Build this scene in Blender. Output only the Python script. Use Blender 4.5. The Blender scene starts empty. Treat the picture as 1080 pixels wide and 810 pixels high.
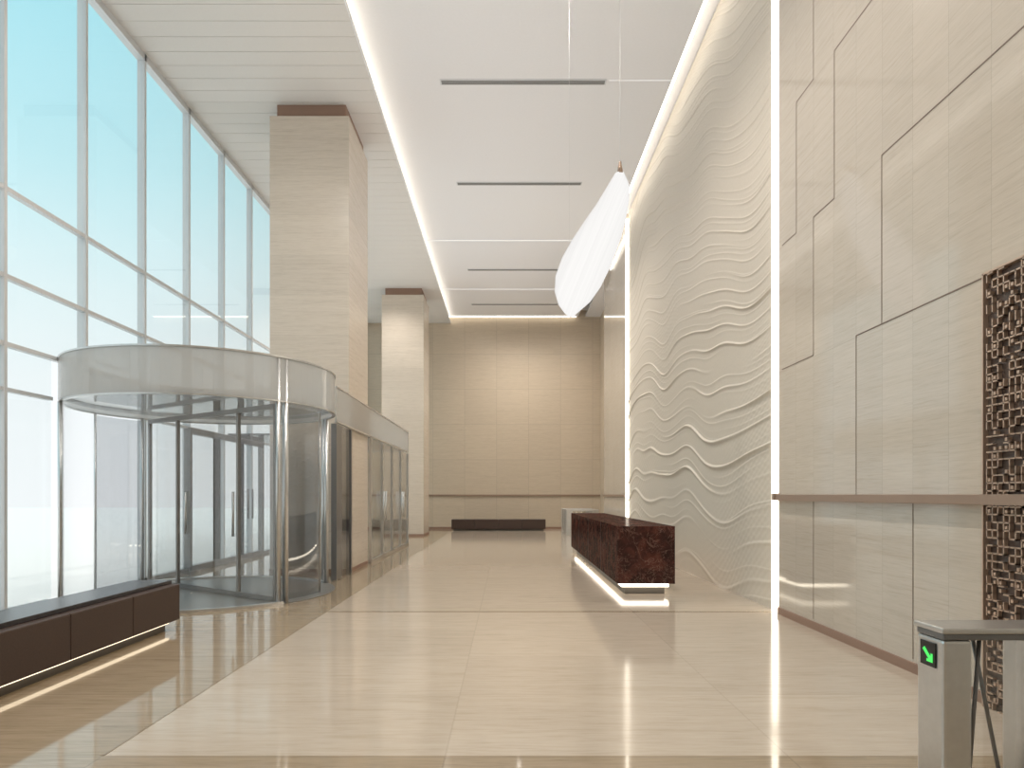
import bpy, math, random
import numpy as np
from mathutils import Vector
random.seed(4)
S=bpy.context.scene
try: S.view_settings.view_transform='Standard'
except Exception: pass
CAMH=1.6; F=720.0
# ------------------------------------------------------------ materials
def newmat(name):
    m=bpy.data.materials.new(name); m.use_nodes=True
    nt=m.node_tree; nt.nodes.clear()
    out=nt.nodes.new('ShaderNodeOutputMaterial')
    return m,nt,out
def simple(name,col,rough=.5,metal=0,emis=None,es=0,noise=0,nscale=20,spec=.5):
    m,nt,out=newmat(name)
    b=nt.nodes.new('ShaderNodeBsdfPrincipled')
    b.inputs['Roughness'].default_value=rough; b.inputs['Metallic'].default_value=metal
    b.inputs['Specular IOR Level'].default_value=spec
    b.inputs['Base Color'].default_value=(*col,1)
    if noise>0:
        tc=nt.nodes.new('ShaderNodeTexCoord'); n=nt.nodes.new('ShaderNodeTexNoise')
        n.inputs['Scale'].default_value=nscale; n.inputs['Detail'].default_value=4
        r=nt.nodes.new('ShaderNodeValToRGB')
        r.color_ramp.elements[0].position=.3; r.color_ramp.elements[1].position=.7
        r.color_ramp.elements[0].color=(*[c*(1-noise) for c in col],1)
        r.color_ramp.elements[1].color=(*[min(1,c*(1+noise)) for c in col],1)
        nt.links.new(tc.outputs['Object'],n.inputs['Vector']); nt.links.new(n.outputs['Fac'],r.inputs['Fac'])
        nt.links.new(r.outputs['Color'],b.inputs['Base Color'])
    if emis:
        b.inputs['Emission Color'].default_value=(*emis,1); b.inputs['Emission Strength'].default_value=es
    nt.links.new(b.outputs[0],out.inputs[0])
    return m
def emit(name,col,s):
    m,nt,out=newmat(name); e=nt.nodes.new('ShaderNodeEmission')
    e.inputs[0].default_value=(*col,1); e.inputs[1].default_value=s
    nt.links.new(e.outputs[0],out.inputs[0]); return m
def glass(name,tint=(.97,.99,.99),base=.03,mx=.85,frost=0,frostcol=(.8,.82,.84)):
    m,nt,out=newmat(name)
    t=nt.nodes.new('ShaderNodeBsdfTransparent'); t.inputs[0].default_value=(*tint,1)
    g=nt.nodes.new('ShaderNodeBsdfGlossy'); g.inputs['Roughness'].default_value=.02
    lw=nt.nodes.new('ShaderNodeLayerWeight'); lw.inputs[0].default_value=.5
    p=nt.nodes.new('ShaderNodeMath'); p.operation='POWER'; p.inputs[1].default_value=4.5
    nt.links.new(lw.outputs['Facing'],p.inputs[0])
    ma=nt.nodes.new('ShaderNodeMath'); ma.operation='MULTIPLY_ADD'; ma.inputs[1].default_value=mx; ma.inputs[2].default_value=base
    nt.links.new(p.outputs[0],ma.inputs[0])
    src=t
    if frost>0:
        d=nt.nodes.new('ShaderNodeBsdfDiffuse'); d.inputs[0].default_value=(*frostcol,1)
        tl=nt.nodes.new('ShaderNodeBsdfTranslucent'); tl.inputs[0].default_value=(*frostcol,1)
        m0=nt.nodes.new('ShaderNodeMixShader'); m0.inputs[0].default_value=.45
        nt.links.new(d.outputs[0],m0.inputs[1]); nt.links.new(tl.outputs[0],m0.inputs[2])
        m1=nt.nodes.new('ShaderNodeMixShader'); m1.inputs[0].default_value=frost
        nt.links.new(t.outputs[0],m1.inputs[1]); nt.links.new(m0.outputs[0],m1.inputs[2]); src=m1
    mix=nt.nodes.new('ShaderNodeMixShader')
    nt.links.new(ma.outputs[0],mix.inputs[0]); nt.links.new(src.outputs[0],mix.inputs[1]); nt.links.new(g.outputs[0],mix.inputs[2])
    nt.links.new(mix.outputs[0],out.inputs[0]); return m

class NB:
    def __init__(s,nt): s.nt=nt
    def m(s,op,a,b=None,c=None,clamp=False):
        n=s.nt.nodes.new('ShaderNodeMath'); n.operation=op; n.use_clamp=clamp
        for i,v in enumerate((a,b,c)):
            if v is None: continue
            if isinstance(v,(int,float)): n.inputs[i].default_value=v
            else: s.nt.links.new(v,n.inputs[i])
        return n.outputs[0]
    def comb(s,x,y,z):
        n=s.nt.nodes.new('ShaderNodeCombineXYZ')
        for i,v in enumerate((x,y,z)):
            if isinstance(v,(int,float)): n.inputs[i].default_value=v
            else: s.nt.links.new(v,n.inputs[i])
        return n.outputs[0]
    def noise(s,vec,scale=1,detail=5,rough=.6,dist=0):
        n=s.nt.nodes.new('ShaderNodeTexNoise'); n.inputs['Scale'].default_value=scale
        n.inputs['Detail'].default_value=detail; n.inputs['Roughness'].default_value=rough; n.inputs['Distortion'].default_value=dist
        s.nt.links.new(vec,n.inputs['Vector']); return n.outputs['Fac']
    def ramp(s,fac,stops):
        r=s.nt.nodes.new('ShaderNodeValToRGB'); s.nt.links.new(fac,r.inputs[0])
        e=r.color_ramp.elements
        e[0].position=stops[0][0]; e[0].color=(*stops[0][1],1)
        e[1].position=stops[-1][0]; e[1].color=(*stops[-1][1],1)
        for p,c in stops[1:-1]:
            x=e.new(p); x.color=(*c,1)
        return r.outputs[0]
    def mix(s,fac,a,b,blend='MIX'):
        n=s.nt.nodes.new('ShaderNodeMix'); n.data_type='RGBA'; n.blend_type=blend
        for sock,v in ((n.inputs[0],fac),(n.inputs[6],a),(n.inputs[7],b)):
            if isinstance(v,(int,float)): sock.default_value=v
            elif isinstance(v,tuple): sock.default_value=(*v,1)
            else: s.nt.links.new(v,sock)
        return n.outputs[2]

def travertine(name,light,mid,dark,kind='wall',mu=1.0,mv=1.65,v0=1.6,u0=0.0,rough=.2,joint=.75,jw=.006,fine=16,spec=.5,var=.06):
    m,nt,out=newmat(name); N=NB(nt)
    tc=nt.nodes.new('ShaderNodeTexCoord'); sp=nt.nodes.new('ShaderNodeSeparateXYZ')
    nt.links.new(tc.outputs['Object'],sp.inputs[0]); X,Y,Z=sp.outputs
    if kind=='wall': u=N.m('ADD',X,Y); v=Z
    else: u=X; v=Y
    uu=N.m('DIVIDE',N.m('SUBTRACT',u,u0),mu); vv=N.m('DIVIDE',N.m('SUBTRACT',v,v0),mv)
    cu=N.m('FLOOR',uu); cv=N.m('FLOOR',vv)
    wn=nt.nodes.new('ShaderNodeTexWhiteNoise'); wn.noise_dimensions='3D'
    nt.links.new(N.comb(cu,cv,3.3),wn.inputs['Vector']); r=wn.outputs['Value']
    n1=N.noise(N.comb(N.m('MULTIPLY_ADD',r,31.0,N.m('MULTIPLY',u,.8)),N.m('MULTIPLY',v,fine),N.m('MULTIPLY',r,17.0)),1,6,.7,.7)
    n2=N.noise(N.comb(N.m('MULTIPLY_ADD',r,11.0,N.m('MULTIPLY',u,4.0)),N.m('MULTIPLY',v,fine*4.0),N.m('MULTIPLY',r,7.0)),1,3,.6,.2)
    f=N.m('ADD',N.m('MULTIPLY',n1,.5),N.m('MULTIPLY',n2,.5))
    col=N.ramp(f,[(.33,dark),(.48,mid),(.66,light)])
    br=N.m('MULTIPLY_ADD',r,var,1-var/2)
    col=N.mix(1.0,col,N.comb(br,br,br),'MULTIPLY')
    fu=N.m('ABSOLUTE',N.m('SUBTRACT',N.m('FRACT',uu),.5)); fv=N.m('ABSOLUTE',N.m('SUBTRACT',N.m('FRACT',vv),.5))
    ju=N.m('GREATER_THAN',fu,.5-jw/mu/2); jv=N.m('GREATER_THAN',fv,.5-jw/mv/2)
    j=N.m('MAXIMUM',ju,jv)
    jf=N.m('MULTIPLY_ADD',j,joint-1.0,1.0)
    col=N.mix(1.0,col,N.comb(jf,jf,jf),'MULTIPLY')
    b=nt.nodes.new('ShaderNodeBsdfPrincipled'); nt.links.new(col,b.inputs['Base Color'])
    b.inputs['Roughness'].default_value=rough; b.inputs['Specular IOR Level'].default_value=spec
    nt.links.new(b.outputs[0],out.inputs[0]); return m

M={}
M['wall']=travertine('travertine_wall',(.575,.51,.435),(.535,.47,.395),(.475,.41,.34),mu=.5,u0=3.66+.16,rough=.075,joint=.84,fine=24,spec=.7)
M['back']=travertine('travertine_back',(.60,.51,.40),(.55,.465,.36),(.49,.41,.31),mu=1.5,rough=.4,joint=.82,jw=.02)
M['column']=travertine('travertine_column',(.70,.625,.54),(.645,.57,.485),(.555,.485,.405),mu=30,mv=.82,rough=.25,joint=.9,jw=.008,fine=18)
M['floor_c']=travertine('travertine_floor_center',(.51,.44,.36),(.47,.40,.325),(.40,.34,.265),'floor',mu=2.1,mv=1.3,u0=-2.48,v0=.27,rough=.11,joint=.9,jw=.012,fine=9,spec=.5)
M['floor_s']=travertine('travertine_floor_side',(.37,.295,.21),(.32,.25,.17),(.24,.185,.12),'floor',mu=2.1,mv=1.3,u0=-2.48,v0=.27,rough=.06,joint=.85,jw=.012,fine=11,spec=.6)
M['relief']=simple('carved_limestone',(.61,.55,.47),.5,noise=.03,nscale=30)
M['white']=simple('white_paint',(.80,.80,.815),.6,noise=.01)
M['soffit']=simple('soffit_panel',(.70,.68,.65),.45,noise=.01)
M['gap']=simple('dark_gap',(.10,.09,.08),.7)
M['gapl']=simple('soffit_gap',(.34,.32,.30),.7)
M['groove']=simple('dark_groove',(.17,.12,.09),.5)
M['bronze']=simple('bronze_trim',(.36,.26,.20),.35,.4)
M['cap']=simple('bronze_cap',(.30,.19,.14),.5,.1)
M['screen']=simple('bronze_screen',(.62,.47,.37),.28,.7)
M['screenback']=simple('screen_backing',(.09,.062,.05),.3)
M['steel']=simple('brushed_steel',(.66,.66,.655),.28,.9,noise=.04)
M['steel_dk']=simple('dark_steel',(.22,.22,.225),.3,.6)
M['mull']=simple('mullion_aluminium',(.66,.68,.70),.4,.2)
M['frame_dk']=simple('dark_frame',(.22,.215,.21),.35,.4)
M['glass']=glass('curtain_glass')
M['dglass']=glass('door_glass',(.985,.99,.99),.06,.7)
M['tint']=glass('tinted_curved_glass',(.82,.83,.84),.10,.6)
M['frost']=glass('frosted_fascia_glass',(.97,.98,.98),.06,.5,frost=.66,frostcol=(.70,.69,.675))
M['leather']=simple('brown_leather',(.055,.032,.024),.5,noise=.12,nscale=60)
M['black']=simple('bench_top',(.03,.027,.03),.25)
M['led']=emit('led_warm',(1,.90,.74),6)
M['led_soft']=emit('led_soft',(1,.93,.80),4.5)
M['led_wash']=emit('led_wash',(1,.92,.78),4)
M['led_seam']=emit('led_seam',(1,.97,.93),.9)
M['led_desk']=emit('led_desk',(1,.88,.70),5)
M['led_bench']=emit('led_bench',(1,.82,.58),2.2)
M['vent']=simple('vent_slot',(.22,.22,.22),.5)
M['mat']=simple('entrance_mat',(.20,.195,.185),.3,.2,noise=.1,nscale=80)
M['blackpanel']=simple('black_plastic',(.01,.01,.01),.15)
M['green']=emit('green_arrow',(.1,.9,.15),1.2)
M['ground']=simple('pale_paving',(.95,.94,.93),.8)

def marble():
    m,nt,out=newmat('dark_red_marble'); N=NB(nt)
    tc=nt.nodes.new('ShaderNodeTexCoord'); o=tc.outputs['Object']
    n=N.noise(o,2.6,8,.65,1.6)
    col=N.ramp(n,[(.3,(.014,.006,.005)),(.5,(.040,.014,.011)),(.62,(.085,.028,.020)),(.75,(.028,.010,.008))])
    v=N.noise(o,1.7,6,.6,2.4)
    vein=N.m('SUBTRACT',1.0,N.m('MULTIPLY',N.m('ABSOLUTE',N.m('SUBTRACT',v,.5)),80.0),clamp=True)
    v2=N.noise(o,3.9,5,.6,2.0)
    vein2=N.m('SUBTRACT',1.0,N.m('MULTIPLY',N.m('ABSOLUTE',N.m('SUBTRACT',v2,.47)),110.0),clamp=True)
    vv=N.m('MULTIPLY',N.m('MAXIMUM',vein,vein2),.45)
    col=N.mix(vv,col,(.30,.18,.14))
    d=nt.nodes.new('ShaderNodeBsdfDiffuse'); nt.links.new(col,d.inputs[0])
    g=nt.nodes.new('ShaderNodeBsdfGlossy'); g.inputs['Roughness'].default_value=.12
    lw=nt.nodes.new('ShaderNodeLayerWeight'); lw.inputs[0].default_value=.5
    fac=N.m('MULTIPLY_ADD',N.m('POWER',lw.outputs['Facing'],5.0),.10,.03)
    mx=nt.nodes.new('ShaderNodeMixShader'); nt.links.new(fac,mx.inputs[0]); nt.links.new(d.outputs[0],mx.inputs[1]); nt.links.new(g.outputs[0],mx.inputs[2])
    nt.links.new(mx.outputs[0],out.inputs[0]); return m
M['marble']=marble()
def lampmat():
    m,nt,out=newmat('pendant_strands'); N=NB(nt)
    tc=nt.nodes.new('ShaderNodeTexCoord'); sp=nt.nodes.new('ShaderNodeSeparateXYZ'); nt.links.new(tc.outputs['Object'],sp.inputs[0])
    lw=nt.nodes.new('ShaderNodeLayerWeight'); lw.inputs[0].default_value=.5
    q=N.m('MULTIPLY_ADD',sp.outputs[2],-.42,sp.outputs[0])
    w=N.noise(N.comb(N.m('MULTIPLY',q,30.0),0.0,N.m('MULTIPLY',sp.outputs[2],.3)),1,2,.5,.0)
    s=N.m('MULTIPLY_ADD',w,.16,.88)
    s=N.m('SUBTRACT',s,N.m('MULTIPLY',N.m('POWER',lw.outputs['Facing'],2.0),.14))
    e=nt.nodes.new('ShaderNodeEmission'); e.inputs[0].default_value=(1,.985,.965,1); nt.links.new(s,e.inputs[1])
    nt.links.new(e.outputs[0],out.inputs[0]); return m
M['lamp']=lampmat()

# ------------------------------------------------------------ mesh builder
class MB:
    def __init__(s): s.v=[];s.f=[];s.mi=[];s.mats=[];s.sm=[]
    def mat(s,k):
        if k not in s.mats: s.mats.append(k)
        return s.mats.index(k)
    def box(s,x0,x1,y0,y1,z0,z1,k):
        x0,x1=sorted((x0,x1));y0,y1=sorted((y0,y1));z0,z1=sorted((z0,z1))
        b=len(s.v); s.v+=[(x0,y0,z0),(x1,y0,z0),(x1,y1,z0),(x0,y1,z0),(x0,y0,z1),(x1,y0,z1),(x1,y1,z1),(x0,y1,z1)]
        q=[(0,3,2,1),(4,5,6,7),(0,1,5,4),(1,2,6,5),(2,3,7,6),(3,0,4,7)]
        i=s.mat(k)
        for t in q: s.f.append(tuple(b+a for a in t)); s.mi.append(i); s.sm.append(False)
    def quad(s,pts,k,smooth=False):
        b=len(s.v); s.v+=list(pts); s.f.append(tuple(range(b,b+len(pts)))); s.mi.append(s.mat(k)); s.sm.append(smooth)
    def obox(s,cx,cy,ang,l,w,z0,z1,k):
        c,sn=math.cos(ang),math.sin(ang); b=len(s.v)
        P=[(-l/2,-w/2),(l/2,-w/2),(l/2,w/2),(-l/2,w/2)]
        for z in (z0,z1):
            for a,d in P: s.v.append((cx+a*c-d*sn,cy+a*sn+d*c,z))
        i=s.mat(k)
        for t in [(0,3,2,1),(4,5,6,7),(0,1,5,4),(1,2,6,5),(2,3,7,6),(3,0,4,7)]:
            s.f.append(tuple(b+a for a in t)); s.mi.append(i); s.sm.append(False)
    def cyl(s,cx,cy,r,z0,z1,k,n=24,r2=None):
        r2=r if r2 is None else r2
        b=len(s.v); i=s.mat(k)
        for z,rr in ((z0,r),(z1,r2)):
            for a in range(n): t=2*math.pi*a/n; s.v.append((cx+rr*math.cos(t),cy+rr*math.sin(t),z))
        for a in range(n):
            c=(a+1)%n; s.f.append((b+a,b+c,b+n+c,b+n+a)); s.mi.append(i); s.sm.append(True)
        s.f.append(tuple(b+a for a in reversed(range(n)))); s.mi.append(i); s.sm.append(False)
        s.f.append(tuple(b+n+a for a in range(n))); s.mi.append(i); s.sm.append(False)
    def arc(s,cx,cy,r0,r1,a0,a1,z0,z1,k,n=48):
        b=len(s.v); i=s.mat(k); full=abs(abs(a1-a0)-360)<1e-3
        for j in range(n+1):
            t=math.radians(a0+(a1-a0)*j/n); c,sn=math.cos(t),math.sin(t)
            for r,z in ((r0,z0),(r1,z0),(r1,z1),(r0,z1)): s.v.append((cx+r*c,cy+r*sn,z))
        for j in range(n):
            p=b+4*j;q=p+4
            for e in range(4):
                g=(e+1)%4; s.f.append((p+e,p+g,q+g,q+e)); s.mi.append(i); s.sm.append(False)
        if not full:
            s.f.append((b,b+3,b+2,b+1)); s.mi.append(i); s.sm.append(False)
            p=b+4*n; s.f.append((p,p+1,p+2,p+3)); s.mi.append(i); s.sm.append(False)
    def tube(s,p0,p1,r,k,n=10):
        p0=Vector(p0);p1=Vector(p1); d=(p1-p0).normalized()
        a=d.orthogonal().normalized(); c=d.cross(a); b=len(s.v); i=s.mat(k)
        for p in (p0,p1):
            for j in range(n): t=2*math.pi*j/n; s.v.append(tuple(p+a*r*math.cos(t)+c*r*math.sin(t)))
        for j in range(n):
            g=(j+1)%n; s.f.append((b+j,b+g,b+n+g,b+n+j)); s.mi.append(i); s.sm.append(True)
        s.f.append(tuple(b+j for j in reversed(range(n)))); s.mi.append(i); s.sm.append(False)
        s.f.append(tuple(b+n+j for j in range(n))); s.mi.append(i); s.sm.append(False)
    def make(s,name,parent=None,bevel=0):
        me=bpy.data.meshes.new(name); me.from_pydata(s.v,[],s.f)
        for k in s.mats: me.materials.append(M[k])
        me.polygons.foreach_set('material_index',s.mi); me.polygons.foreach_set('use_smooth',s.sm); me.update()
        o=bpy.data.objects.new(name,me); S.collection.objects.link(o)
        if parent: o.parent=parent
        if bevel:
            md=o.modifiers.new('bevel','BEVEL'); md.width=bevel; md.segments=2; md.limit_method='ANGLE'
        return o
def empty(name):
    e=bpy.data.objects.new(name,None); e.empty_display_size=.2; S.collection.objects.link(e); return e
def B(name,*a,bevel=0,parent=None):
    m=MB(); m.box(*a); return m.make(name,parent,bevel)

XR=3.66; XL=-6.65; YB=32.0; Y0=-4.0
ZS=9.65; ZC=9.95; XE=-2.64; XG=XR-.34
# ------------------------------------------------------------ floor
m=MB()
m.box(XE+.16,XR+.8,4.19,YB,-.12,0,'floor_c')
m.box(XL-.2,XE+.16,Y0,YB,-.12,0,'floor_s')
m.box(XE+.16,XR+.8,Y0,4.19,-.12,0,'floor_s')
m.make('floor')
m=MB(); m.box(XE+.16,XR,9.31,9.38,.0005,.003,'floor_s'); m.box(XE+.14,XE+.17,4.19,YB,.0005,.003,'floor_s'); m.make('trim_floor_inlay')
B('ground_outside',-80,XL-.22,-30,90,-.3,-.08,'ground')
# ------------------------------------------------------------ ceiling
m=MB()
m.box(XE,XG,Y0,YB,ZC,ZC+.1,'white')
m.box(XE,XR+.9,Y0,YB,ZC+.3,ZC+.4,'white')
m.box(XG-.02,XG,Y0,YB,ZC+.1,ZC+.3,'white')
m.box(XL-.2,XE-.12,Y0,YB,ZS+.03,ZS+.06,'gapl')
y=Y0
while y<YB:
    m.box(XL-.2,XE-.02,y,min(y+.39,YB),ZS,ZS+.03,'soffit'); y+=.4
m.box(XE-.02,XE,Y0,YB,ZS,ZS+.05,'white')
m.box(XE-.45,XE-.43,Y0,YB,ZS+.06,ZC+.1,'white')
m.box(XE-.45,XE,Y0,YB,ZC,ZC+.1,'white')
m.box(XR,XR+.9,25.8,YB,ZC,ZC+.1,'white')
m.make('ceiling')
m=MB(); m.box(XE-.16,XE-.05,Y0+.2,YB-.1,ZS+.065,ZS+.085,'led_soft'); m.make('cove_led_strip')
m=MB(); m.box(XG+.06,XG+.12,Y0+.2,25.8,ZC+.14,ZC+.20,'led_soft'); m.make('cove_led_strip')
m=MB(); m.box(-3.2,XG-.1,YB-.14,YB-.08,ZC-.04,ZC-.01,'led_wash'); m.make('cove_led_strip')
for i,(yy,hw) in enumerate(((13.8,1.68),(18.3,1.68),(25.3,1.8),(29.9,1.9))):
    m=MB(); c=.32
    m.box(c-hw,c+hw,yy-.09,yy+.09,ZC-.012,ZC-.001,'mull')
    m.box(c-hw+.03,c+hw-.03,yy-.06,yy-.01,ZC-.02,ZC-.011,'vent'); m.box(c-hw+.03,c+hw-.03,yy+.01,yy+.06,ZC-.02,ZC-.011,'vent')
    m.make('ceiling_air_vent')
m=MB()
m.box(2.05,XG,13.744,13.756,ZC-.006,ZC-.001,'led_seam')
for yy,h in ((22.4,.035),(27.7,.03)): m.box(XE,XG,yy-h,yy+h,ZC-.006,ZC-.001,'led_seam')
m.make('trim_ceiling_light_seam')
# ------------------------------------------------------------ walls
m=MB(); m.box(XR,XR+.2,Y0,9.22,0,ZC+.3,'wall')
m.make('wall_right')
g=MB(); xg=XR-.003
H1,H2,H3,H4=3.27,4.92,6.57,8.22
def hl(x0,x1,h):
    a=XR*F/(x0-535);b=XR*F/(x1-535); g.box(xg,XR+.001,b-.004,a+.004,h-.006,h+.006,'groove')
def vl(x,h0,h1):
    a=XR*F/(x-535); g.box(xg,XR+.001,a-.005,a+.005,h0,h1,'groove')
hl(825,840,H2); vl(840,H2,H3); hl(840,858,H3); vl(858,H3,ZC)
hl(825,858,H1); vl(858,H1,H2); hl(858,880,H2); vl(880,H2,H3); hl(880,930,H3); vl(930,H3,H4)
vl(903,1.6,H1); hl(903,1046,H1); vl(930,H1,H2); hl(930,1120,H2); vl(1120,H2,H3); hl(1120,1300,H3)
vl(963,.12,1.53); vl(858,.12,1.53)
g.make('trim_wall_groove')
m=MB(); m.box(XR,XR+.2,21.0,25.8,0,ZC+.3,'wall'); m.make('wall_right_far')
m=MB(); m.box(XR+.7,XR+.9,25.8,YB,0,ZC+.3,'back'); m.box(XR+.2,XR+.9,25.6,25.8,0,ZC+.3,'back'); m.make('wall_right_alcove')
m=MB(); m.box(XL-.2,XR+.9,YB,YB+.2,0,ZC+.3,'back'); m.make('wall_back')
m=MB(); m.box(XL-.2,XR+.2,Y0-.2,Y0,0,ZC+.3,'wall'); m.make('wall_front')
m=MB(); m.box(XR-.07,XR,5.18,9.2,1.525,1.605,'bronze'); m.box(XR-.07,XR,Y0,3.89,1.525,1.605,'bronze'); m.box(XR-.09,XR,9.14,9.22,1.53,1.62,'bronze'); m.make('trim_rail_right',bevel=.004)
m=MB(); m.box(XR-.05,XR,21.02,25.8,1.54,1.61,'bronze'); m.box(-6.4,XR+.7,YB-.05,YB,1.54,1.62,'bronze'); m.make('trim_rail_back')
m=MB(); m.box(XR-.02,XR,5.2,9.2,0,.09,'cap'); m.make('baseboard_right')
m=MB(); m.box(XL,XR+.7,YB-.02,YB,0,.10,'cap'); m.make('baseboard_back')

# carved feature wall (relief mesh)
nu,nv=900,1100
yy=np.linspace(9.42,20.85,nu); zz=np.linspace(0.0,ZC+.28,nv)
U,V=np.meshgrid(yy,zz,indexing='ij')
t=V/9.9
s=(20.85-U)/11.4
W1=np.sin(U*1.15+.25*V+.6); W2=np.sin(U*2.1-.55*V+1.7); W3=np.sin(U*.42+.12*V+2.6); W4=np.sin(U*.8-1.1*V+.4); W5=np.sin(U*3.3+.8*V+.9)
phi=V + .20*W1*(1-.5*t) + .08*W2 + .42*W3*(.4+.6*t) + .10*W4 + .02*W5 + 2.6*t*s*s - .6*s
warp=phi*1.25+.15*phi**2
fr=warp-np.floor(warp); idx=np.floor(warp)
prof=np.where(fr<.91,(fr/.91)**10.0,(1-(fr-.91)/.09))
prof=prof*prof*(3-2*prof)
amp=.5+.65*np.sin(U*.62+idx*2.37)*np.cos(U*.27+idx*1.31)
amp=np.clip(amp,.0,1)*(.45+.75*np.exp(-((V-2.8)/2.2)**2))
# secondary fine lines, bunched
w2=warp*3.0+.35*np.sin(U*.9+idx); f2=w2-np.floor(w2); i2=np.floor(w2)
a2=np.clip(.15+np.sin(U*.5+i2*1.9)*np.cos(U*.21+i2*.77),0,1)
fine=.0075*(f2**7)*(1-f2)*18*a2
fine+=.0016*np.sin(U*28)*np.sin(warp*26)*np.clip(np.sin(U*.7+V*.5),0,1)
H=.034*amp*prof+fine
Xs=XR+.05-H
verts=np.stack([Xs,U,V],-1).reshape(-1,3)
ii,jj=np.meshgrid(np.arange(nu-1),np.arange(nv-1),indexing='ij')
a=(ii*nv+jj).ravel(); faces=np.stack([a,a+1,a+nv+1,a+nv],-1)
me=bpy.data.meshes.new('carved_feature_wall')
me.vertices.add(len(verts)); me.vertices.foreach_set('co',verts.ravel())
me.loops.add(faces.size); me.loops.foreach_set('vertex_index',faces.ravel().astype(np.int32))
me.polygons.add(len(faces)); me.polygons.foreach_set('loop_start',np.arange(0,faces.size,4,dtype=np.int32))
try: me.polygons.foreach_set('loop_total',np.full(len(faces),4,dtype=np.int32))
except Exception: pass
me.update(calc_edges=True); me.validate()
me.polygons.foreach_set('use_smooth',np.ones(len(me.polygons),dtype=bool))
me.materials.append(M['relief'])
o=bpy.data.objects.new('carved_feature_wall',me); S.collection.objects.link(o)
B('wall_right_backing',XR+.12,XR+.2,9.22,21.0,0,ZC+.3,'white')
for a,b in ((9.24,9.40),(20.86,20.98)):
    B('wall_led_strip',XR-.02,XR+.10,a,b,0.0,ZC+.1,'led')

# metal screen
m=MB(); ya,yb=3.9,5.17; m.box(XR-.025,XR-.004,ya,yb,0.0,3.27,'screenback')
c=.058; ny=int((yb-ya)/c); nz=int(3.26/c)
x0,x1=XR-.06,XR-.03
for i in range(ny+1):
    for j in range(nz+1):
        Y=ya+.004+i*c; Zz=j*c
        if i<ny and random.random()<.62: m.box(x0,x1,Y,min(Y+c+.009,yb),Zz,Zz+.011,'screen')
        if j<nz and random.random()<.58: m.box(x0,x1,Y,Y+.011,Zz,Zz+c+.009,'screen')
        if random.random()<.22 and i<ny and j<nz: m.box(x0-.006,x1,Y+.018,Y+.042,Zz+.018,Zz+.042,'screen')
for Y in (ya,yb-.012): m.box(x0-.005,XR-.02,Y,Y+.014,0,3.27,'screen')
m.box(x0-.005,XR-.02,ya,yb,3.26,3.275,'screen')
m.box(XR-.085,XR-.03,ya,yb,1.525,1.605,'bronze')
m.make('ornamental_metal_screen')

# ------------------------------------------------------------ columns
for (ya,yb) in ((14.0,15.9),(26.5,28.3)):
    m=MB(); m.box(-4.87,-3.25,ya,yb,0,ZS-.28,'column'); m.box(-4.75,-3.33,ya+.09,yb-.09,ZS-.28,ZS,'cap')
    m.box(-4.88,-3.24,ya-.01,yb+.01,0,.08,'cap')
    m.make('stone_column')

# ------------------------------------------------------------ curtain wall
m=MB(); G=MB()
ys=[9.0+1.74*k for k in range(-7,14)]
for y in ys:
    z0=0
    if 10.1<y<12.35: z0=3.6
    m.box(XL-.10,XL+.04,y-.028,y+.028,z0,ZS,'mull')
for z in (3.6,4.5,5.66):
    m.box(XL-.06,XL+.03,Y0,YB,z-.03,z+.03,'mull')
m.box(XL-.10,XL+.04,Y0,YB,ZS-.12,ZS,'mull')
for a,b in ((Y0,9.95),(12.45,YB)):
    m.box(XL-.06,XL+.03,a,b,2.975,3.025,'mull'); m.box(XL-.08,XL+.04,a,b,0,.08,'frame_dk')
    G.box(XL-.005,XL+.005,a,b,0.05,3.6,'glass')
G.box(XL-.005,XL+.005,Y0,YB,3.6,ZS,'glass')
for y0,y1 in ((14.2,15.6),(15.6,17.0),(17.0,18.4)):
    for y in (y0,y1): m.box(XL-.05,XL+.08,y-.045,y+.045,0,3.0,'frame_dk')
    m.box(XL-.05,XL+.08,y0,y1,2.88,3.0,'frame_dk'); m.box(XL-.05,XL+.08,y0,y1,0,.12,'frame_dk')
for y in (17.15,17.45): m.tube((XL+.14,y,1.0),(XL+.14,y,1.75),.025,'steel_dk')
e=empty('window_1'); m.make('curtain_wall_frame',e); G.make('curtain_wall_glass',e)

# ------------------------------------------------------------ revolving door
e=empty('revolving_door'); CX,CY,R=-4.93,11.2,2.04; TB,TT=2.98,3.62
m=MB(); m.arc(CX,CY,R-.03,R,0,360,TB,TT,'frost',96); m.make('fascia',e)
m=MB(); m.arc(CX,CY,R-.04,R+.012,0,360,TT-.015,TT+.01,'steel',96); m.arc(CX,CY,R-.05,R+.008,0,360,TB-.02,TB,'steel',96)
m.arc(CX,CY,R-.08,R+.01,-144,-36,0,.04,'steel'); m.arc(CX,CY,R-.08,R+.01,36,144,0,.04,'steel'); m.make('rims',e)
m=MB(); m.cyl(CX,CY,R-.06,TB+.06,TB+.07,'tint',72); m.make('canopy_ceiling',e)
m=MB(); m.arc(CX,CY,R-.035,R-.03,-144,-36,.04,TB-.02,'dglass'); m.arc(CX,CY,R-.035,R-.03,36,144,.04,TB-.02,'dglass'); m.make('curved_glass',e)
m=MB()
for a in (-36,36,144,216):
    t=math.radians(a)
    for dt in (-1.9,1.9):
        tt=t+math.radians(dt); m.cyl(CX+(R-.03)*math.cos(tt),CY+(R-.03)*math.sin(tt),.036,0,TB if a!=-36 else TT-.02,'steel',20)
m.make('posts',e)
m=MB(); ang=math.radians(-36); c_,s_=math.cos(ang),math.sin(ang)
for d in (-1.85,-.9,.9,1.85): m.obox(CX+d*c_,CY+d*s_,ang,.05,.05,.02,TB-.03,'frame_dk')
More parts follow.
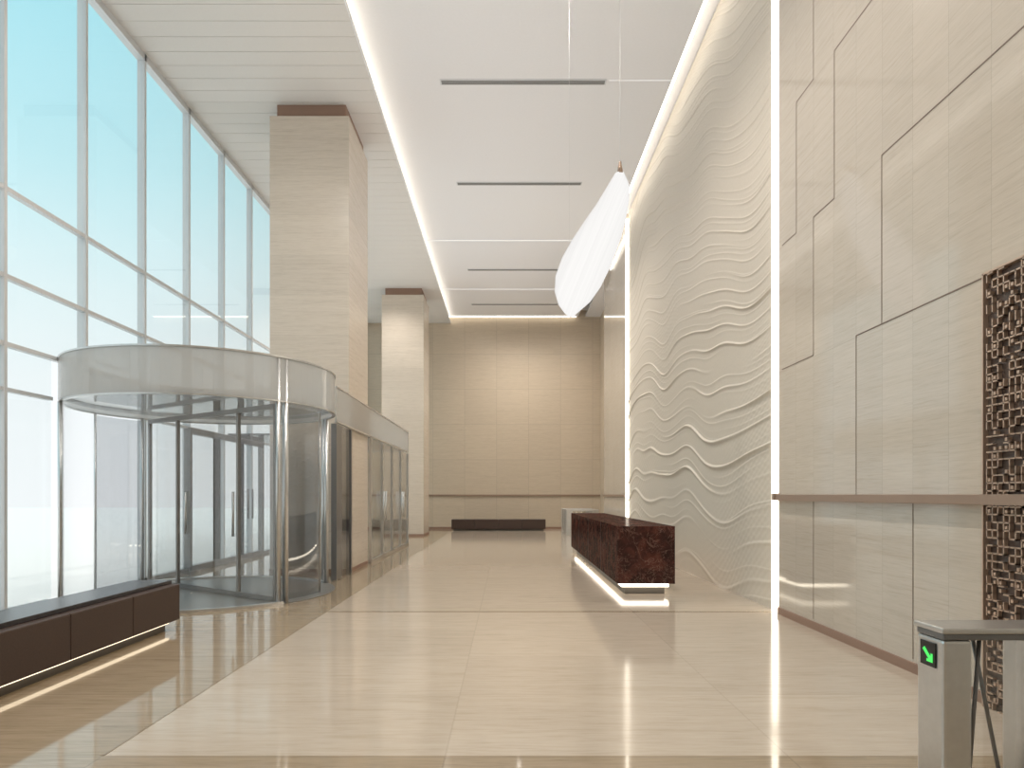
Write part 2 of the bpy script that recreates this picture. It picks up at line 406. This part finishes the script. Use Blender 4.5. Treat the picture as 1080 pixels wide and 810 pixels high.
for z in (.02,TB-.10): m.obox(CX,CY,ang,3.7,.05,z,z+.07,'frame_dk')
m.obox(CX,CY,ang,3.64,.008,.09,TB-.1,'dglass')
for b0 in (-32,148):
    m.arc(CX,CY,R-.16,R-.15,b0,b0+30,.03,TB-.06,'tint',16)
    for q in (0,30):
        t=math.radians(b0+q); m.cyl(CX+(R-.17)*math.cos(t),CY+(R-.17)*math.sin(t),.02,.02,TB-.04,'steel',10)
for d in (-.7,.7):
    m.tube((CX+d*c_+.06,CY+d*s_-.08,.95),(CX+d*c_+.06,CY+d*s_-.08,1.65),.02,'steel')
m.make('wings',e)
m=MB(); m.cyl(CX,CY,R+.0,0.0,.012,'mat',80); m.make('floor_disc',e)

# vestibule alongside
e=empty('entrance_vestibule'); xf=-3.18; ya,yb=12.72,22.0
m=MB(); m.box(xf-.03,xf,ya,yb,TB,TT,'frost'); m.box(xf-.04,xf+.008,ya,yb,TT-.015,TT+.01,'steel'); m.box(xf-.04,xf+.008,ya,yb,TB-.03,TB,'steel')
m.box(XL+.1,xf,yb-.03,yb,TB,TT,'frost'); m.make('fascia',e)
m=MB(); m.box(XL+.1,xf-.05,16.0,yb,TB+.02,TB+.06,'tint'); m.make('roof',e)
m=MB(); m.box(xf-.06,xf-.02,12.75,13.95,.02,TB-.05,'tint')
for y in (12.75,13.95): m.box(xf-.10,xf,y-.04,y+.04,0,TB-.05,'steel_dk')
m.box(xf-.07,xf-.015,12.8,13.2,.02,TB-.05,'steel_dk'); m.make('side_panel',e)
m=MB()
for y in (16.0,17.5,19.0,20.5,21.96): m.box(xf-.06,xf,y-.03,y+.03,0,TB-.05,'steel')
m.box(xf-.06,xf,16,yb,0,.08,'steel'); m.box(xf-.045,xf-.03,16,yb,.08,TB-.05,'dglass')
m.box(XL+.1,xf-.06,yb-.03,yb-.015,.05,TB,'dglass')
for y in (17.35,17.65,20.35,20.65): m.tube((xf+.05,y,.95),(xf+.05,y,1.7),.022,'steel')
m.make('glass_doors',e)

# ------------------------------------------------------------ benches
e=empty('leather_bench'); y0,y1=3.0,8.14
m=MB(); y=y1
while y>y0+.1:
    a=max(y-1.02,y0); m.box(-4.40,-3.90,a+.004,y-.004,.12,.54,'leather'); y-=1.02
m.make('seat_blocks',e,bevel=.012)
m=MB(); m.box(-4.46,-4.0,y0,y1,.54,.585,'black'); m.make('top',e,bevel=.004)
m=MB(); m.box(-4.3,-4.02,y0+.1,y1-.12,0.0,.12,'gap'); m.make('plinth',e)
m=MB(); m.box(-4.015,-3.985,y0+.1,y1-.1,.085,.11,'led_bench'); m.make('under_led',e)
e=empty('leather_bench')
m=MB()
for i in range(4): m.box(-2.5+i*1.055+.004,-2.5+(i+1)*1.055-.004,30.5,31.1,.08,.5,'leather')
m.make('seat_blocks',e,bevel=.01)
m=MB(); m.box(-2.4,1.62,30.6,31.0,0,.08,'gap'); m.make('plinth',e)

# ------------------------------------------------------------ reception desk
e=empty('reception_desk'); dx0,dx1,dy0,dy1=1.76,2.68,10.9,18.8
m=MB()
m.box(dx0,dx0+.32,dy0,dy1,.18,1.06,'marble')
m.box(dx0+.32,dx1,dy0,dy0+.5,.18,1.06,'marble')
m.box(dx0+.32,dx1,dy1-.5,dy1,.18,1.06,'marble')
m.box(dx0+.32,dx1,14.5,15.2,.18,1.06,'marble')
m.box(dx0+.32,dx1,dy0+.5,dy1-.5,.72,.76,'leather')
m.box(dx0,dx1,dy0,dy1,1.06,1.10,'marble')
m.make('marble_body',e,bevel=.006)
m=MB()
for y in (12.87,14.85,16.82): m.box(dx0-.002,dx0+.01,y-.004,y+.004,.18,1.10,'gap')
m.make('panel_joints',e)
m=MB(); m.box(dx0+.14,dx1-.14,dy0+.14,dy1-.14,0,.18,'gap'); m.make('plinth',e)
m=MB(); m.box(dx0+.08,dx1-.08,dy0+.08,dy0+.13,.12,.175,'led_desk'); m.box(dx0+.08,dx0+.13,dy0+.13,dy1-.1,.12,.175,'led_desk'); m.box(dx1-.13,dx1-.08,dy0+.13,dy1-.1,.12,.175,'led_desk'); m.make('under_led',e)

# ------------------------------------------------------------ pendant
e=empty('pendant_chandelier'); sc=10.8/F
prof=[(651,660,176),(642,666,190),(631,666,208),(617,662,228),(604,657,248),(593,650,268),(586,642,288),(585,633,306),(589,622,321),(595,610,331),(600,604,336)]
pts=[]
for i in range(len(prof)-1):
    for q in range(4):
        w=q/4; pts.append(tuple(prof[i][k]*(1-w)+prof[i+1][k]*w for k in range(3)))
pts.append(prof[-1])
m=MB(); n=36; rings=[]
for l,r,y in pts:
    cx=((l+r)/2-535)*sc; hw=(r-l)/2*sc; z=CAMH+(522-y)*sc; yc=10.8
    tilt=.35*((l+r)/2-620)*sc
    b=len(m.v)
    for a in range(n):
        t=2*math.pi*a/n
        m.v.append((cx+hw*math.cos(t),yc+tilt+hw*.5*math.sin(t)+.12*hw*math.cos(2*t),z+.10*hw*math.cos(t)))
    rings.append(b)
i=m.mat('lamp')
for p,q in zip(rings,rings[1:]):
    for a in range(n):
        c2=(a+1)%n; m.f.append((p+a,p+c2,q+c2,q+a)); m.mi.append(i); m.sm.append(True)
m.f.append(tuple(rings[0]+a for a in range(n))); m.mi.append(i); m.sm.append(False)
m.f.append(tuple(rings[-1]+a for a in range(n))); m.mi.append(i); m.sm.append(False)
m.make('shade',e)
tx=(656-535)*sc; ty=10.8+.35*35*sc
m=MB(); zt=CAMH+(522-176)*sc
m.cyl(tx,ty,.05,zt-.02,zt+.17,'bronze',16,.02); m.cyl(tx,ty,.004,zt+.15,ZC-.03,'mull',8); m.cyl(tx,ty,.06,ZC-.03,ZC,'white',20)
tx2=(600-535)*sc; m.cyl(tx2,10.75,.0015,CAMH+(522-262)*sc,ZC-.03,'mull',8); m.cyl(tx2,10.75,.05,ZC-.03,ZC,'white',20)
m.make('cables',e)

# ------------------------------------------------------------ near turnstile
e=empty('turnstile'); X0=1.93; X1=3.1; y0,y1=3.02,3.22
m=MB(); m.box(X0-.01,X1,y0-.01,y1+.01,.985,1.01,'steel'); m.box(X0,X1,y0,y1,.955,.985,'steel_dk'); m.make('top_slab',e,bevel=.006)
m=MB(); m.box(X0,X0+.13,y0,y1,.0,.955,'steel'); m.box(X0+.40,X0+.54,y0,y1,0,.955,'steel'); m.box(X1-.13,X1,y0,y1,0,.955,'steel')
m.box(X0+.13,X1-.13,y0+.03,y1-.03,0,.12,'steel_dk'); m.make('pedestals',e,bevel=.015)
m=MB(); m.box(X0+.14,X0+.39,y0+.09,y0+.10,.12,.95,'dglass'); m.box(X0+.55,X1-.14,y0+.09,y0+.10,.12,.95,'dglass')
m.make('glass_panels',e)
m=MB(); m.tube((X0+.20,y0+.06,.955),(X0+.15,y0+.06,.3),.009,'steel_dk'); m.tube((X0+.22,y0+.14,.955),(X0+.35,y0+.14,.3),.009,'steel_dk'); m.make('flap_frame',e)
m=MB(); m.box(X0-.006,X0+.002,y0+.05,y0+.16,.82,.93,'blackpanel')
xa=X0-.008
m.quad([(xa,y0+.125,.905),(xa,y0+.14,.892),(xa,y0+.085,.845),(xa,y0+.07,.858)],'green')
m.quad([(xa,y0+.065,.84),(xa,y0+.065,.88),(xa,y0+.080,.88),(xa,y0+.080,.84)],'green')
m.quad([(xa,y0+.065,.84),(xa,y0+.065,.853),(xa,y0+.11,.853),(xa,y0+.11,.84)],'green')
m.make('arrow_display',e)
for k in range(3):
    yy=27.2+k*1.1
    m=MB(); xx=2.35; m.box(xx,xx+1.3,yy,yy+.22,.95,1.02,'steel'); m.box(xx,xx+.25,yy+.02,yy+.2,0,.95,'steel'); m.box(xx+1.05,xx+1.3,yy+.02,yy+.2,0,.95,'steel'); m.box(xx+.25,xx+1.05,yy+.08,yy+.1,.1,.95,'dglass')
    m.make('turnstile',bevel=.008)

# ------------------------------------------------------------ lights
def spot(name,x,y,z,p,size=120,col=(1,.925,.84),r=.25,up=False,aim=None):
    l=bpy.data.lights.new(name,'SPOT'); l.energy=p; l.spot_size=math.radians(size); l.spot_blend=1; l.color=col; l.shadow_soft_size=r
    o=bpy.data.objects.new(name,l); o.location=(x,y,z); S.collection.objects.link(o)
    if up: o.rotation_euler=(math.pi,0,0)
    if aim: o.rotation_euler=(Vector(aim)-Vector((x,y,z))).to_track_quat('-Z','Y').to_euler()
for y in (1,4.5,8,11,18.5,21,25,29):
    spot('ceiling_fill',.5,y,ZC-.06,620,140,r=.1)  # added fill spots at ceiling height to brighten the hall, no fixtures
for y in (1,5,9,18,21,25): spot('ceiling_fill',-4.4,y,ZS-.06,380,130,r=.1)  # added fill below the soffit for the left side
for y in (2,8,14,20,26): 
    spot('upward_fill',-.6,y,3.2,270,150,(.985,.985,1),.4,up=True)  # added spots floating in mid-air to brighten the central ceiling
    if y!=14: spot('upward_fill',-5.2 if y!=26 else -5.8,y,3.9,70,150,(1,.96,.92),.3,up=True)  # further added upward fill, brightening the left soffit
for x in (-3,-1,1,3): spot('ceiling_fill',x,28.6,ZC-.06,260,110,(1,.92,.82),.2,aim=(x,32,3.5))  # added fill aimed at the back wall to brighten it
spot('ceiling_fill',-3.9,8.5,ZS-.06,420,60,(1,.93,.86),.15,aim=(-4.1,14,5.5))  # added fill spot that lightens the near column's front
# world
w=bpy.data.worlds.new('sky'); S.world=w; w.use_nodes=True; nt=w.node_tree; nt.nodes.clear(); N=NB(nt)
out=nt.nodes.new('ShaderNodeOutputWorld'); bg=nt.nodes.new('ShaderNodeBackground')
tc=nt.nodes.new('ShaderNodeTexCoord'); sp=nt.nodes.new('ShaderNodeSeparateXYZ'); nt.links.new(tc.outputs['Generated'],sp.inputs[0])
col=N.ramp(N.m('MULTIPLY_ADD',sp.outputs[2],.5,.5),[(.0,(.7,.7,.7)),(.5,(.66,.67,.68)),(.57,(.62,.65,.66)),(.625,(.54,.635,.655)),(.69,(.39,.595,.64)),(.76,(.29,.56,.63)),(.80,(.5,.6,.64)),(.85,(.95,.93,.9)),(1,(1,.97,.94))])
nt.links.new(col,bg.inputs[0]); bg.inputs[1].default_value=1.58; nt.links.new(bg.outputs[0],out.inputs[0])
# camera
cd=bpy.data.cameras.new('camera'); cam=bpy.data.objects.new('camera',cd); S.collection.objects.link(cam)
cam.location=(0,0,CAMH); cam.rotation_euler=(math.radians(90),0,0)
cd.sensor_fit='HORIZONTAL'; cd.sensor_width=36; cd.lens=24; cd.shift_x=5/1080; cd.shift_y=117/1080; cd.clip_end=500
S.camera=cam
